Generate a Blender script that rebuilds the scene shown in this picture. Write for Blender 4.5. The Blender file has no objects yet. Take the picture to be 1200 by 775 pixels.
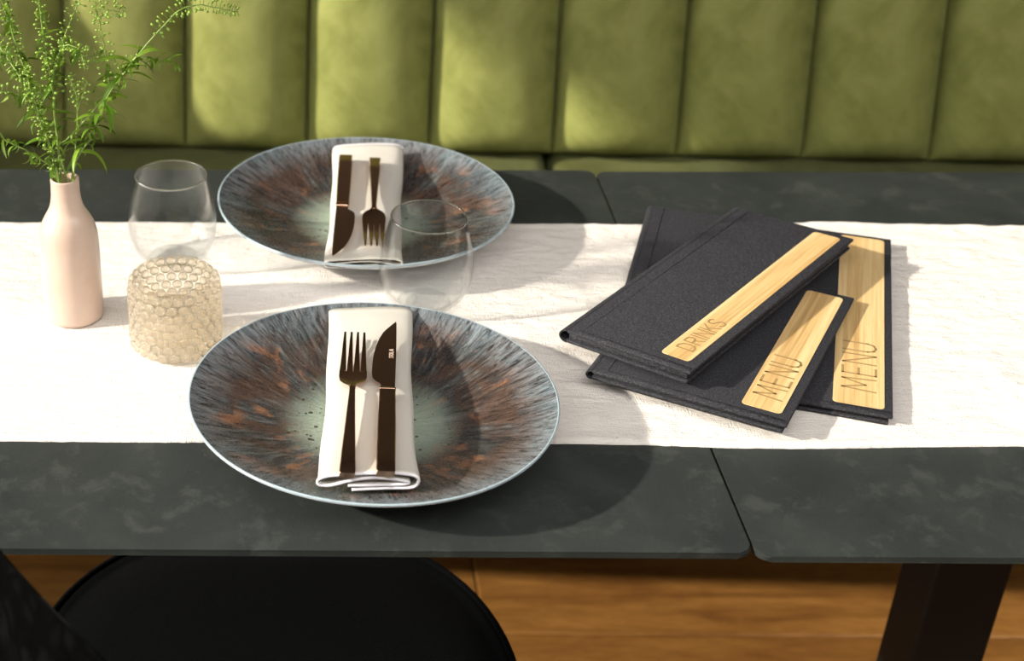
import bpy, bmesh, math, random
from mathutils import Vector, Matrix, noise
PI = math.pi
C = bpy.context.scene.collection
TZ = 0.74                                   # table top above the floor; coordinates below are relative to the table top

# ---------------------------------------------------------------- camera, light, exposure
def setup_camera():
    yaw, pitch, roll, h = -0.0225, 0.5371, -0.0079, 0.7258
    f, cx, cy = 1804.38, 283.7, 386.2
    fw = Vector((math.sin(yaw)*math.cos(pitch), math.cos(yaw)*math.cos(pitch), -math.sin(pitch)))
    r = Vector((math.cos(yaw), -math.sin(yaw), 0)); u = r.cross(fw)
    r2 = r*math.cos(roll)+u*math.sin(roll); u2 = -r*math.sin(roll)+u*math.cos(roll)
    cam = bpy.data.cameras.new('camera'); o = bpy.data.objects.new('camera', cam); C.objects.link(o)
    m = Matrix((r2, u2, -fw)).transposed().to_4x4(); m.translation = Vector((0, 0, h+TZ)); o.matrix_world = m
    cam.sensor_width = 36; cam.lens = f/1200*36
    cam.shift_x = (600-cx)/1200; cam.shift_y = -(387.5-cy)/1200
    cam.dof.use_dof = True; cam.dof.focus_distance = 1.27; cam.dof.aperture_fstop = 6.0
    cam.clip_start = 0.02
    bpy.context.scene.camera = o
setup_camera()
S = bpy.context.scene
S.view_settings.view_transform = 'Standard'; S.view_settings.look = 'None'
S.view_settings.gamma = 1; S.view_settings.use_curve_mapping = False
S.view_settings.exposure = 0.22
S.cycles.transparent_max_bounces = 40; S.cycles.max_bounces = 16; S.cycles.transmission_bounces = 16; S.cycles.sample_clamp_indirect = 6
W = bpy.data.worlds.new('daylight'); S.world = W; W.use_nodes = True
W.node_tree.nodes['Background'].inputs[0].default_value = (1.0, 0.965, 0.925, 1)
W.node_tree.nodes['Background'].inputs[1].default_value = 3.3
sl = bpy.data.lights.new('sun', 'SUN'); so = bpy.data.objects.new('sun', sl); C.objects.link(so)
sl.energy = 5.7; sl.color = (1.0, 0.93, 0.80); sl.angle = math.radians(1.8)
so.rotation_euler = Vector((0.078, 0.016, -0.038)).to_track_quat('-Z', 'Y').to_euler()
so.location = (-3, 0, 3)

# ---------------------------------------------------------------- helpers
def mesh_of(name, bm, smooth=True):
    me = bpy.data.meshes.new(name); bm.normal_update(); bm.to_mesh(me); bm.free()
    if smooth:
        for p in me.polygons: p.use_smooth = True
    return me
def link(name, me, mat=None, parent=None, loc=None, smooth_angle=None):
    if mat and not me.materials: me.materials.append(mat)
    o = bpy.data.objects.new(name, me); C.objects.link(o)
    if parent: o.parent = parent
    if loc: o.location = loc
    return o
def obj(name, bm, mat, parent=None, loc=None, smooth=True):
    return link(name, mesh_of(name, bm, smooth), mat, parent, loc)
def sharp(o, deg=35):
    me = o.data; bm = bmesh.new(); bm.from_mesh(me)
    for e in bm.edges:
        if len(e.link_faces) == 2 and e.calc_face_angle(0) > math.radians(deg): e.smooth = False
    bm.to_mesh(me); bm.free(); return o
def tag(o, label=None, cat=None, group=None, kind=None):
    if label: o['label'] = label
    if cat: o['category'] = cat
    if group: o['group'] = group
    if kind: o['kind'] = kind
    return o
def empty(name, loc, rz, label, cat, group=None):
    o = bpy.data.objects.new(name, None); C.objects.link(o); o.empty_display_size = 0.02
    o.location = loc; o.rotation_euler = (0, 0, rz); return tag(o, label, cat, group)
def copy_tree(o, parent=None):
    c = o.copy(); C.objects.link(c)
    if parent: c.parent = parent
    for ch in list(o.children): copy_tree(ch, c)
    return c
def box(bm, x0, x1, y0, y1, z0, z1, bev=0.0, seg=2):
    b = bmesh.new()
    vs = [b.verts.new(p) for p in ((x0,y0,z0),(x1,y0,z0),(x1,y1,z0),(x0,y1,z0),(x0,y0,z1),(x1,y0,z1),(x1,y1,z1),(x0,y1,z1))]
    for f in ((0,3,2,1),(4,5,6,7),(0,1,5,4),(1,2,6,5),(2,3,7,6),(3,0,4,7)): b.faces.new([vs[i] for i in f])
    if bev: bmesh.ops.bevel(b, geom=b.edges[:], offset=bev, segments=seg, profile=0.5, affect='EDGES')
    merge(bm, b); return bm
def merge(bm, b, mat=None):
    if mat is not None: b.transform(mat)
    m = bpy.data.meshes.new('t'); b.to_mesh(m); b.free(); bm.from_mesh(m); bpy.data.meshes.remove(m)
def tube(bm, pts, rad, n=8, caps=True):
    pts = [Vector(p) for p in pts]; rings = []
    t0 = (pts[1]-pts[0]).normalized(); up = Vector((0,0,1)) if abs(t0.z) < .9 else Vector((1,0,0))
    s = t0.cross(up).normalized()
    for i, p in enumerate(pts):
        t = (pts[min(i+1, len(pts)-1)]-pts[max(i-1, 0)]).normalized()
        s = (s - t*s.dot(t)).normalized(); q = t.cross(s)
        r = rad[i] if isinstance(rad, (list, tuple)) else rad
        rings.append([bm.verts.new(p+(s*math.cos(a)+q*math.sin(a))*r) for a in [2*PI*k/n for k in range(n)]])
    for a, b in zip(rings, rings[1:]):
        for k in range(n): bm.faces.new((a[k], b[k], b[(k+1)%n], a[(k+1)%n]))
    if caps: bm.faces.new(rings[0]); bm.faces.new(rings[-1][::-1])
def lathe(bm, prof, n=64, closed=False):
    rings = []
    for r, z in prof:
        if r < 1e-6: rings.append([bm.verts.new((0,0,z))])
        else: rings.append([bm.verts.new((r*math.cos(2*PI*k/n), r*math.sin(2*PI*k/n), z)) for k in range(n)])
    pairs = list(zip(rings, rings[1:])) + ([(rings[-1], rings[0])] if closed else [])
    for a, b in pairs:
        for k in range(n):
            k2 = (k+1) % n
            if len(a) == 1 and len(b) == 1: continue
            if len(a) == 1: bm.faces.new((a[0], b[k], b[k2]))
            elif len(b) == 1: bm.faces.new((a[k], b[0], a[k2]))
            else: bm.faces.new((a[k], b[k], b[k2], a[k2]))
    bmesh.ops.recalc_face_normals(bm, faces=bm.faces[:])
def catmull(P, n=8):
    P = [Vector(p) for p in P]; out = []
    for i in range(len(P)-1):
        a = P[max(i-1,0)]; b = P[i]; c = P[i+1]; d = P[min(i+2, len(P)-1)]
        for k in range(n):
            t = k/n
            out.append(0.5*((2*b)+(c-a)*t+(2*a-5*b+4*c-d)*t*t+(3*b-a-3*c+d)*t**3))
    out.append(P[-1]); return out
def prism(bm, poly, z0, z1):
    lo = [bm.verts.new((x, y, z0)) for x, y in poly]; hi = [bm.verts.new((x, y, z1)) for x, y in poly]
    n = len(poly)
    bm.faces.new(lo[::-1]); bm.faces.new(hi)
    for i in range(n): bm.faces.new((lo[i], lo[(i+1)%n], hi[(i+1)%n], hi[i]))
def round_rect(x0, x1, y0, y1, r, n=6):
    out = []
    for cx, cy, a0 in ((x1-r, y1-r, 0), (x0+r, y1-r, 90), (x0+r, y0+r, 180), (x1-r, y0+r, 270)):
        for k in range(n+1):
            a = math.radians(a0+90*k/n); out.append((cx+r*math.cos(a), cy+r*math.sin(a)))
    return out

# ---------------------------------------------------------------- materials
class N:
    def __init__(s, name):
        s.m = bpy.data.materials.new(name); s.m.use_nodes = True; s.t = s.m.node_tree
        s.p = s.t.nodes['Principled BSDF']; s.out = s.t.nodes['Material Output']
    def n(s, typ, **kw):
        nd = s.t.nodes.new(typ)
        for k, v in kw.items():
            if k.startswith('i_'):
                key = k[2:]; nd.inputs[int(key) if key.isdigit() else key.replace('_', ' ')].default_value = v
            else: setattr(nd, k, v)
        return nd
    def l(s, a, b): s.t.links.new(a, b)
    def set(s, **kw):
        for k, v in kw.items(): s.p.inputs[k.replace('_', ' ')].default_value = v
        return s
    def coord(s, kind='Object', scale=(1,1,1), rot=(0,0,0)):
        tc = s.n('ShaderNodeTexCoord'); mp = s.n('ShaderNodeMapping'); s.l(tc.outputs[kind], mp.inputs[0])
        mp.inputs['Scale'].default_value = scale; mp.inputs['Rotation'].default_value = rot; return mp.outputs[0]
    def noise(s, vec, scale, detail=4, rough=.55, dist=0):
        nd = s.n('ShaderNodeTexNoise'); s.l(vec, nd.inputs['Vector'])
        nd.inputs['Scale'].default_value = scale; nd.inputs['Detail'].default_value = detail
        nd.inputs['Roughness'].default_value = rough; nd.inputs['Distortion'].default_value = dist; return nd.outputs['Fac']
    def ramp(s, fac, stops):
        r = s.n('ShaderNodeValToRGB'); s.l(fac, r.inputs[0]); e = r.color_ramp.elements
        while len(e) < len(stops): e.new(0.5)
        for el, (p, c) in zip(e, stops): el.position = p; el.color = (*c, 1) if len(c) == 3 else c
        return r.outputs[0]
    def mix(s, fac, a, b, mode='MIX'):
        m = s.n('ShaderNodeMix', data_type='RGBA', blend_type=mode)
        for v, i in ((fac, 0), (a, 6), (b, 7)):
            if isinstance(v, (int, float)): m.inputs[i].default_value = v
            elif isinstance(v, tuple): m.inputs[i].default_value = (*v, 1)
            else: s.l(v, m.inputs[i])
        return m.outputs[2]
    def math(s, op, a, b=0.0, clamp=False):
        m = s.n('ShaderNodeMath', operation=op, use_clamp=clamp)
        for v, i in ((a, 0), (b, 1)):
            if isinstance(v, (int, float)): m.inputs[i].default_value = v
            else: s.l(v, m.inputs[i])
        return m.outputs[0]
    def color(s, c): s.l(c, s.p.inputs['Base Color'])
    def bump(s, h, strength, dist):
        b = s.n('ShaderNodeBump'); b.inputs['Strength'].default_value = strength; b.inputs['Distance'].default_value = dist
        s.l(h, b.inputs['Height']); s.l(b.outputs[0], s.p.inputs['Normal']); return b

def plain(name, col, rough=.5, **kw):
    m = N(name); m.set(Base_Color=(*col, 1), Roughness=rough, **kw); return m.m

def mat_slate():
    m = N('slate'); v = m.coord()
    a = m.noise(v, 9, 8, .65, .6); b = m.noise(v, 60, 4, .6); c = m.noise(v, 900, 2, .6); d = m.noise(v, 30, 8, .72, .35)
    col = m.ramp(a, [(.35, (.012,.0155,.015)), (.52, (.021,.026,.0235)), (.68, (.033,.040,.035))])
    f = m.ramp(d, [(.53, (0,0,0)), (.62, (1,1,1))])
    col = m.mix(m.math('MULTIPLY', f, .34), col, (.085,.092,.082))
    col = m.mix(m.math('MULTIPLY', b, .35), col, (.02,.022,.022))
    col = m.mix(m.math('MULTIPLY', c, .30), col, (.075,.082,.078))
    m.color(col); m.set(Roughness=.5); m.p.inputs['Specular IOR Level'].default_value = .22
    m.bump(m.math('ADD', m.math('MULTIPLY', m.noise(v, 260, 3), 1.0), c), .35, .0006); return m.m
def mat_runner():
    m = N('muslin'); v = m.coord()
    v2 = m.coord(scale=(1, 3.0, 1))
    a = m.noise(v2, 26, 5, .6, .4); w = m.noise(v, 700, 2, .6)
    sc = m.coord(scale=(160, 1150, 1)); thr = m.noise(sc, 1, 2, .5)
    sc2 = m.coord(scale=(1150, 90, 1)); thr2 = m.noise(sc2, 1, 2, .5)
    m.color(m.mix(m.math('MULTIPLY', a, .35), (.86,.81,.76), (.73,.67,.61)))
    m.set(Roughness=.95); m.p.inputs['Specular IOR Level'].default_value = .1
    h = m.math('ADD', m.math('MULTIPLY', a, 2.0), m.math('ADD', m.math('MULTIPLY', thr, .5), m.math('ADD', m.math('MULTIPLY', thr2, .35), m.math('MULTIPLY', w, .4))))
    m.bump(h, .8, .0022); return m.m
def mat_linen():
    m = N('napkin_linen'); 
    a = m.noise(m.coord(scale=(2600, 300, 300)), 1, 2); b = m.noise(m.coord(scale=(300, 2600, 300)), 1, 2)
    s = m.math('ADD', a, b); m.color(m.ramp(s, [(.3, (.50,.465,.41)), (.7, (.61,.58,.52))])); m.set(Roughness=.85)
    m.p.inputs['Specular IOR Level'].default_value = .2; m.bump(s, .4, .0004); return m.m
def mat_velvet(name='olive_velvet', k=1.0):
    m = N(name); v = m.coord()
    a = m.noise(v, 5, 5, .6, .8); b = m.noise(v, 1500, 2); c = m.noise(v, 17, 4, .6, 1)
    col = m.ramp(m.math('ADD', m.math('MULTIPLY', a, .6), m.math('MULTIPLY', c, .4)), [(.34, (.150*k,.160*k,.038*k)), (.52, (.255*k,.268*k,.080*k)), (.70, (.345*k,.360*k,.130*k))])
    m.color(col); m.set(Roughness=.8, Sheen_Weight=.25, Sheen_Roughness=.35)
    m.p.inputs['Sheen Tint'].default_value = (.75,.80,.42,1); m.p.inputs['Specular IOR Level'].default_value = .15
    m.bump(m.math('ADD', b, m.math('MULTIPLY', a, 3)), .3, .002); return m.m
def mat_book():
    m = N('black_bookcloth')
    a = m.noise(m.coord(scale=(1700, 500, 900)), 1, 2); b = m.noise(m.coord(scale=(500, 1700, 900)), 1, 2); s = m.math('ADD', a, b)
    m.color(m.ramp(m.math('MULTIPLY', s, .5), [(.38, (.012,.012,.015)), (.52, (.030,.030,.036)), (.66, (.085,.085,.095))])); m.set(Roughness=.8)
    m.p.inputs['Specular IOR Level'].default_value = .25; m.bump(s, .6, .0006); return m.m
def mat_bamboo():
    m = N('bamboo')
    a = m.noise(m.coord(scale=(120, 3, 40)), 1, 4, .6, .3); b = m.noise(m.coord(scale=(420, 9, 100)), 1, 3, .6, .2); c = m.noise(m.coord(scale=(900, 45, 100)), 1, 2)
    col = m.ramp(m.math('ADD', m.math('MULTIPLY', a, .6), m.math('MULTIPLY', b, .4)), [(.36, (.46,.27,.10)), (.48, (.66,.44,.19)), (.62, (.78,.58,.30))])
    col = m.mix(m.math('MULTIPLY', m.ramp(c, [(.6, (0,0,0)), (.72, (1,1,1))]), .35), col, (.42,.24,.09))
    m.color(col); m.set(Roughness=.5); return m.m
def mat_wood_floor():
    m = N('oak_plank')
    oi = m.n('ShaderNodeObjectInfo'); rnd = oi.outputs['Random']
    tc = m.n('ShaderNodeTexCoord'); mp = m.n('ShaderNodeMapping'); m.l(tc.outputs['Object'], mp.inputs[0]); mp.inputs['Scale'].default_value = (1, 5, 1)
    add = m.n('ShaderNodeVectorMath', operation='ADD'); m.l(mp.outputs[0], add.inputs[0]); cb = m.n('ShaderNodeCombineXYZ'); m.l(m.math('MULTIPLY', rnd, 30), cb.inputs[0]); m.l(rnd, cb.inputs[1]); m.l(cb.outputs[0], add.inputs[1])
    v = add.outputs[0]
    a = m.noise(v, 3.2, 6, .6, 1.4); b = m.noise(v, 26, 5, .65, .5)
    k = m.noise(v, 2.0, 2)
    col = m.ramp(m.math('ADD', m.math('MULTIPLY', a, .65), m.math('MULTIPLY', b, .35)), [(.30, (.10,.036,.008)), (.48, (.225,.098,.022)), (.66, (.36,.170,.042))])
    col = m.mix(m.math('MULTIPLY', rnd, .25), col, (.14,.056,.013))
    m.color(col); m.set(Roughness=.42); m.bump(b, .25, .002); return m.m
def mat_plate():
    m = N('reactive_glaze'); tc = m.n('ShaderNodeTexCoord'); sep = m.n('ShaderNodeSeparateXYZ'); m.l(tc.outputs['Object'], sep.inputs[0])
    x, y, z = sep.outputs
    r = m.math('SQRT', m.math('ADD', m.math('MULTIPLY', x, x), m.math('MULTIPLY', y, y)))
    nrm = m.n('ShaderNodeVectorMath', operation='NORMALIZE'); cb = m.n('ShaderNodeCombineXYZ'); m.l(x, cb.inputs[0]); m.l(y, cb.inputs[1]); m.l(cb.outputs[0], nrm.inputs[0])
    def radial(A, B, off=0.0):
        sc = m.n('ShaderNodeVectorMath', operation='SCALE'); m.l(nrm.outputs[0], sc.inputs[0]); sc.inputs['Scale'].default_value = A
        c2 = m.n('ShaderNodeCombineXYZ'); m.l(m.math('ADD', m.math('MULTIPLY', r, B), off), c2.inputs[2])
        ad = m.n('ShaderNodeVectorMath', operation='ADD'); m.l(sc.outputs[0], ad.inputs[0]); m.l(c2.outputs[0], ad.inputs[1]); return ad.outputs[0]
    ov = tc.outputs['Object']
    st = m.noise(radial(6, 12), 1.4, 8, .72, .9)         # broad radial streaks
    fine = m.noise(radial(12, 17, 3), 2.6, 9, .78, 1.2)     # fine radial streaks
    grain = m.ramp(m.noise(ov, 520, 4, .7), [(.35, (0,0,0)), (.65, (1,1,1))])
    orange = m.noise(radial(3.4, 24, 11), 1.25, 4, .6, .4)
    blot = m.noise(ov, 15, 6, .65, 1.5)
    base = m.ramp(m.math('ADD', m.math('MULTIPLY', st, .55), m.math('MULTIPLY', fine, .45)), [(.40, (.012,.013,.015)), (.49, (.045,.043,.042)), (.56, (.105,.108,.105)), (.68, (.30,.34,.34))])
    brown = m.ramp(fine, [(.38, (.026,.016,.012)), (.62, (.15,.090,.065))])
    base = m.mix(m.ramp(blot, [(.42, (0,0,0)), (.56, (.9,.9,.9))]), base, brown)
    om = m.math('MULTIPLY', m.ramp(orange, [(.57, (0,0,0)), (.67, (1,1,1))]), m.ramp(r, [(.045, (0,0,0)), (.07, (1,1,1)), (.125, (1,1,1)), (.142, (0,0,0))]))
    om = m.math('MULTIPLY', om, m.ramp(fine, [(.34, (.1,.1,.1)), (.56, (1,1,1))]))
    base = m.mix(m.math('MULTIPLY', om, .75), base, (.38,.165,.075))
    rimm = m.math('MULTIPLY', m.ramp(r, [(.115, (0,0,0)), (.150, (1,1,1))]), m.ramp(fine, [(.38, (0,0,0)), (.58, (1,1,1))]))
    base = m.mix(m.math('MULTIPLY', rimm, .6), base, (.34,.44,.50))
    rr = m.math('ADD', r, m.math('MULTIPLY', m.math('SUBTRACT', fine, .5), .070))
    cen = m.ramp(rr, [(.034, (1,1,1)), (.074, (0,0,0))])
    base = m.mix(m.math('MULTIPLY', cen, .88), base, (.50,.62,.50))
    vo = m.n('ShaderNodeTexVoronoi'); m.l(ov, vo.inputs['Vector']); vo.inputs['Scale'].default_value = 150; vo.inputs['Randomness'].default_value = 1
    vs = m.n('ShaderNodeTexNoise'); m.l(ov, vs.inputs['Vector']); vs.inputs['Scale'].default_value = 80
    th = m.math('MULTIPLY', m.math('SUBTRACT', vs.outputs['Fac'], .33), .9)
    sp = m.math('MULTIPLY', m.math('LESS_THAN', vo.outputs['Distance'], th), m.ramp(r, [(.07, (1,1,1)), (.09, (.25,.25,.25))]))
    base = m.mix(m.math('MULTIPLY', sp, .85), base, (.035,.028,.018))
    base = m.mix(m.math('MULTIPLY', grain, .38), base, (.025,.024,.024))
    edge = m.math('GREATER_THAN', r, .1482)
    base = m.mix(m.math('MULTIPLY', edge, .8), base, (.40,.50,.55))
    # glaze on the underside is a plain pale one
    geo = m.n('ShaderNodeNewGeometry'); sn = m.n('ShaderNodeSeparateXYZ'); m.l(geo.outputs['Normal'], sn.inputs[0])
    base = m.mix(m.math('LESS_THAN', sn.outputs[2], -.05), base, (.55,.60,.66))
    m.color(base); m.set(Roughness=.24); m.l(m.math('ADD', m.math('MULTIPLY', grain, .22), .13), m.p.inputs['Roughness'])
    m.bump(m.math('ADD', fine, m.math('MULTIPLY', grain, .4)), .16, .001); return m.m
def mat_clear(name, tint, rough=0.0, base_t=1.0):
    m = N(name); t = m.t; t.nodes.remove(m.p)
    tr = m.n('ShaderNodeBsdfTransparent'); tr.inputs[0].default_value = (*tint, 1)
    gl = m.n('ShaderNodeBsdfGlossy'); gl.inputs['Roughness'].default_value = rough
    lw = m.n('ShaderNodeLayerWeight'); lw.inputs[0].default_value = .5
    sch = m.math('ADD', m.math('MULTIPLY', m.math('POWER', lw.outputs['Facing'], 3.0), .8), .022)
    mx = m.n('ShaderNodeMixShader'); m.l(sch, mx.inputs[0]); m.l(tr.outputs[0], mx.inputs[1]); m.l(gl.outputs[0], mx.inputs[2])
    m.l(mx.outputs[0], m.out.inputs[0]); return m.m
def mat_amber():
    m = N('amber_glass'); t = m.t; t.nodes.remove(m.p)
    g = m.n('ShaderNodeBsdfGlass'); g.inputs['Color'].default_value = (1.0,.985,.96,1); g.inputs['Roughness'].default_value = .03; g.inputs['IOR'].default_value = 1.45
    tr = m.n('ShaderNodeBsdfTransparent'); tr.inputs[0].default_value = (1.0,.988,.958,1)
    mx = m.n('ShaderNodeMixShader'); mx.inputs[0].default_value = .35; m.l(g.outputs[0], mx.inputs[1]); m.l(tr.outputs[0], mx.inputs[2])
    tl = m.n('ShaderNodeBsdfTranslucent'); tl.inputs[0].default_value = (1.0,.92,.80,1); df = m.n('ShaderNodeBsdfDiffuse'); df.inputs[0].default_value = (1.0,.93,.82,1)
    ad = m.n('ShaderNodeMixShader'); ad.inputs[0].default_value = .5; m.l(tl.outputs[0], ad.inputs[1]); m.l(df.outputs[0], ad.inputs[2])
    m2 = m.n('ShaderNodeMixShader'); m2.inputs[0].default_value = .10; m.l(mx.outputs[0], m2.inputs[1]); m.l(ad.outputs[0], m2.inputs[2]); m.l(m2.outputs[0], m.out.inputs[0]); return m.m
def mat_solid():
    m = N('thick_clear_glass'); m.t.nodes.remove(m.p); g = m.n('ShaderNodeBsdfGlass'); g.inputs['IOR'].default_value = 1.45; g.inputs['Roughness'].default_value = .02
    tr = m.n('ShaderNodeBsdfTransparent'); mx = m.n('ShaderNodeMixShader'); mx.inputs[0].default_value = .5; m.l(g.outputs[0], mx.inputs[1]); m.l(tr.outputs[0], mx.inputs[2]); m.l(mx.outputs[0], m.out.inputs[0]); return m.m
def mat_vase():
    m = N('pink_glaze'); v = m.coord(); a = m.noise(v, 30, 3)
    m.color(m.ramp(a, [(.3, (.60,.44,.35)), (.7, (.67,.51,.42))])); m.set(Roughness=.33, Coat_Weight=.4, Coat_Roughness=.1); return m.m
def mat_leaf():
    m = N('leaf_green'); oi = m.n('ShaderNodeObjectInfo')
    m.color(m.ramp(oi.outputs['Random'], [(0, (.10,.21,.012)), (1, (.27,.40,.045))])); m.set(Roughness=.45)
    m.p.inputs['Transmission Weight'].default_value = 0
    tl = m.n('ShaderNodeBsdfTranslucent'); tl.inputs[0].default_value = (.30,.48,.05,1)
    mx = m.n('ShaderNodeMixShader'); mx.inputs[0].default_value = .35; m.l(m.p.outputs[0], mx.inputs[1]); m.l(tl.outputs[0], mx.inputs[2]); m.l(mx.outputs[0], m.out.inputs[0]); return m.m
M = dict(
    slate=mat_slate(), edge=plain('slate_edge', (.018,.018,.018), .5), iron=plain('black_iron', (.004,.004,.004), .6),
    runner=mat_runner(), linen=mat_linen(), velvet=mat_velvet(), shaded_seat_velvet=mat_velvet('shaded_olive_velvet', .34), book=mat_book(), bamboo=mat_bamboo(), oak=mat_wood_floor(),  # seat copy of the velvet has the shade behind the table in its colour
    glaze=mat_plate(), glass=mat_clear('clear_glass', (.985,.99,.99), .035), amber=mat_amber(), amber_wall=mat_clear('amber_wall_glass', (.995,.975,.93), .03), solid_glass=mat_solid(), vase=mat_vase(), leaf=mat_leaf(),
    stem=plain('stem_green', (.24,.36,.07), .5), pod=plain('pod_green', (.24,.37,.05), .5),
    copper=plain('rose_gold_metal', (.62,.40,.27), .16, Metallic=1.0),
    engraved=plain('burnt_engraving', (.34,.22,.085), .7), etched=plain('laser_etching', (.75,.66,.58), .5),
    thread=plain('white_thread', (.82,.80,.84), .8), chair=None, wall=plain('dark_plaster', (.085,.068,.052), .8),
    pale=plain('pale_plaster', (.55,.53,.50), .8), ceil=plain('ceiling_paint', (.16,.15,.14), .9), frame=plain('dark_frame', (.05,.05,.05), .5),
    blind=plain('shadow_blind_cloth', (.45,.43,.38), .9), under=plain('subfloor', (.03,.02,.012), .8))
def mat_chair():
    m = N('black_wool'); a = m.noise(m.coord(), 900, 3, .7); m.color(m.ramp(a, [(.4, (.0012,.0013,.0015)), (.7, (.0055,.006,.0068))])); m.set(Roughness=.9, Sheen_Weight=.012); m.p.inputs['Specular IOR Level'].default_value = .01
    m.bump(a, .6, .001); return m.m
M['chair'] = mat_chair()
M['slate'].name = 'slate'

# ---------------------------------------------------------------- the setting
FZ = 0.0
bm = bmesh.new(); box(bm, -1.95, 3.2, -1.2, 2.95, FZ-.06, FZ-.022)
floor = tag(obj('floor', bm, M['under'], smooth=False), kind='structure')
random.seed(4)
pw = .185; y = -.4; row = 0; plank_meshes = {}
fr = math.radians(0)
while y < 2.9:
    x = -1.94 - random.random()*1.3
    while x < 3.1:
        L = random.choice((1.4, 1.8, 2.1)); x1 = min(x+L, 3.15); x0 = max(x, -1.94)
        if x1-x0 > .05:
            key = round(x1-x0, 3)
            if key not in plank_meshes:
                b = bmesh.new(); box(b, 0, x1-x0-.002, 0, pw-.002, -.022, 0, .0018, 1); plank_meshes[key] = mesh_of('plank', b, False); plank_meshes[key].materials.append(M['oak'])
            link('plank', plank_meshes[key], None, floor, (x0, y, FZ))
        x += L
    y += pw; row += 1
bm = bmesh.new(); box(bm, -1.95, 3.2, 2.72, 2.87, FZ-.02, 2.75)
tag(obj('wall_back', bm, M['wall'], smooth=False), kind='structure')
bm = bmesh.new()
WX0, WX1 = -1.95, -1.80
for y0, y1, z0, z1 in ((-1.2, .25, -.02, 2.75), (2.36, 2.72, -.02, 2.75), (.25, 2.36, -.02, TZ+.06), (.25, 2.36, TZ+1.75, 2.75)):
    box(bm, WX0, WX1, y0, y1, z0, z1)
tag(obj('wall_left', bm, M['pale'], smooth=False), kind='structure')
bm = bmesh.new()
for y0, y1, z0, z1 in ((.25, .30, .80, 2.49), (2.31, 2.36, .80, 2.49), (.30, 2.31, .80, .85), (.30, 2.31, 2.44, 2.49)):
    box(bm, -1.92, -1.86, y0, y1, z0, z1, .004, 1)
tag(obj('window_1', bm, M['frame'], smooth=False), kind='structure')
bl = empty('shadow_blind', (-1.84, 1.83, TZ+1.66), 0, 'added beige blind, out of view, shading the upper right of the bench', 'blind')  # added out of view to shade the right part of the backrest
bm = bmesh.new(); tube(bm, [(0,-.46,0), (0,.46,0)], .028, 16); obj('roller', bm, M['blind'], bl)
bm = bmesh.new(); box(bm, -.003, .003, -.44, .44, 1.00-1.66, 0); box(bm, -.008, .008, -.44, .44, 0.97-1.66, 1.00-1.66, .003, 1); obj('cloth', bm, M['blind'], bl, smooth=False)
bm = bmesh.new(); box(bm, -1.95, 3.35, .45, 2.87, 2.76, 2.84)
tag(obj('ceiling', bm, M['ceil'], smooth=False), kind='structure')  # stops short at the front, shaped to let sky light fill in
bm = bmesh.new(); box(bm, -1.95, 3.35, -1.35, -1.2, FZ-.02, 2.75)
tag(obj('wall_front', bm, M['wall'], smooth=False), kind='structure')
bm = bmesh.new(); box(bm, 3.2, 3.35, -1.2, 2.87, FZ-.02, 2.75)
tag(obj('wall_right', bm, M['wall'], smooth=False), kind='structure')

# ---------------------------------------------------------------- green banquette
BA = Vector((-.1377, 2.1871, TZ-.25)); BR = math.radians(-2.41); REC = math.radians(15)
bench = empty('banquette', (BA.x, BA.y, 0), BR, 'long olive green velvet banquette with a vertically channelled backrest', 'bench')
SEAM0, PW = .0035, .1865
def channel_mesh(seed):
    b = bmesh.new(); nu, nw = 26, 56; H = .62; w2 = PW/2-.0012; rnd = seed*13.7
    def P(u, w, back=False):
        s = abs(u)
        prof = max(0.0, 1-s**2.2)**.66
        wn = w/H
        ez = min(1, (w/.045)) if w < .045 else (min(1, (H-w)/.05) if w > H-.05 else 1)
        ez = math.sqrt(max(0, 1-(1-ez)**2))
        wr = noise.noise(Vector((u*1.3, w*9, rnd)))*.0022 + noise.noise(Vector((u*5, w*22, rnd+5)))*.0007
        d = .004 + .052*prof*ez + wr*prof*1.3
        x = u*w2
        q = -d if not back else .05
        return Vector((x, q*math.cos(REC)+w*math.sin(REC), w*math.cos(REC) - q*math.sin(REC)*-1*0 + q*-math.sin(REC)*-1*0 + (-q)*math.sin(REC)))
    us = [math.sin(PI/2*(2*i/nu-1)) for i in range(nu+1)]
    ws = [H*(0.5-0.5*math.cos(PI*j/nw))**1.0 for j in range(nw+1)]
    V = [[b.verts.new(P(u, w)) for u in us] for w in ws]
    B = [[b.verts.new(P(u, w, True)) for u in (-1, 1)] for w in (0, H)]
    for j in range(nw):
        for i in range(nu): b.faces.new((V[j][i], V[j][i+1], V[j+1][i+1], V[j+1][i]))
    b.faces.new([V[0][i] for i in range(nu, -1, -1)]+[B[0][0], B[0][1]])
    b.faces.new([V[nw][i] for i in range(nu+1)]+[B[1][1], B[1][0]])
    b.faces.new([V[j][0] for j in range(nw+1)]+[B[1][0], B[0][0]])
    b.faces.new([V[j][nu] for j in range(nw, -1, -1)]+[B[0][1], B[1][1]])
    b.faces.new((B[0][0], B[1][0], B[1][1], B[0][1]))
    m = mesh_of('channel', b); m.materials.append(M['velvet']); return m
cm = [channel_mesh(s) for s in range(4)]
for k in range(-4, 9):
    link('channel', cm[(k*3) % 4], None, bench, (SEAM0+PW*(k+.5), 0, BA.z+.004))
bm = bmesh.new(); box(bm, -.745, SEAM0+PW*9, .045, .42, 0, BA.z+.02); obj('back_frame', bm, M['velvet'], bench, smooth=False)
def cushion(x0, x1):
    b = bmesh.new(); box(b, x0, x1, -.60, .05, BA.z-.13, BA.z, .022, 4)
    bmesh.ops.subdivide_edges(b, edges=[e for e in b.edges if e.calc_length() > .3], cuts=8)
    return b
gap = SEAM0+PW*3-.004
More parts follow.
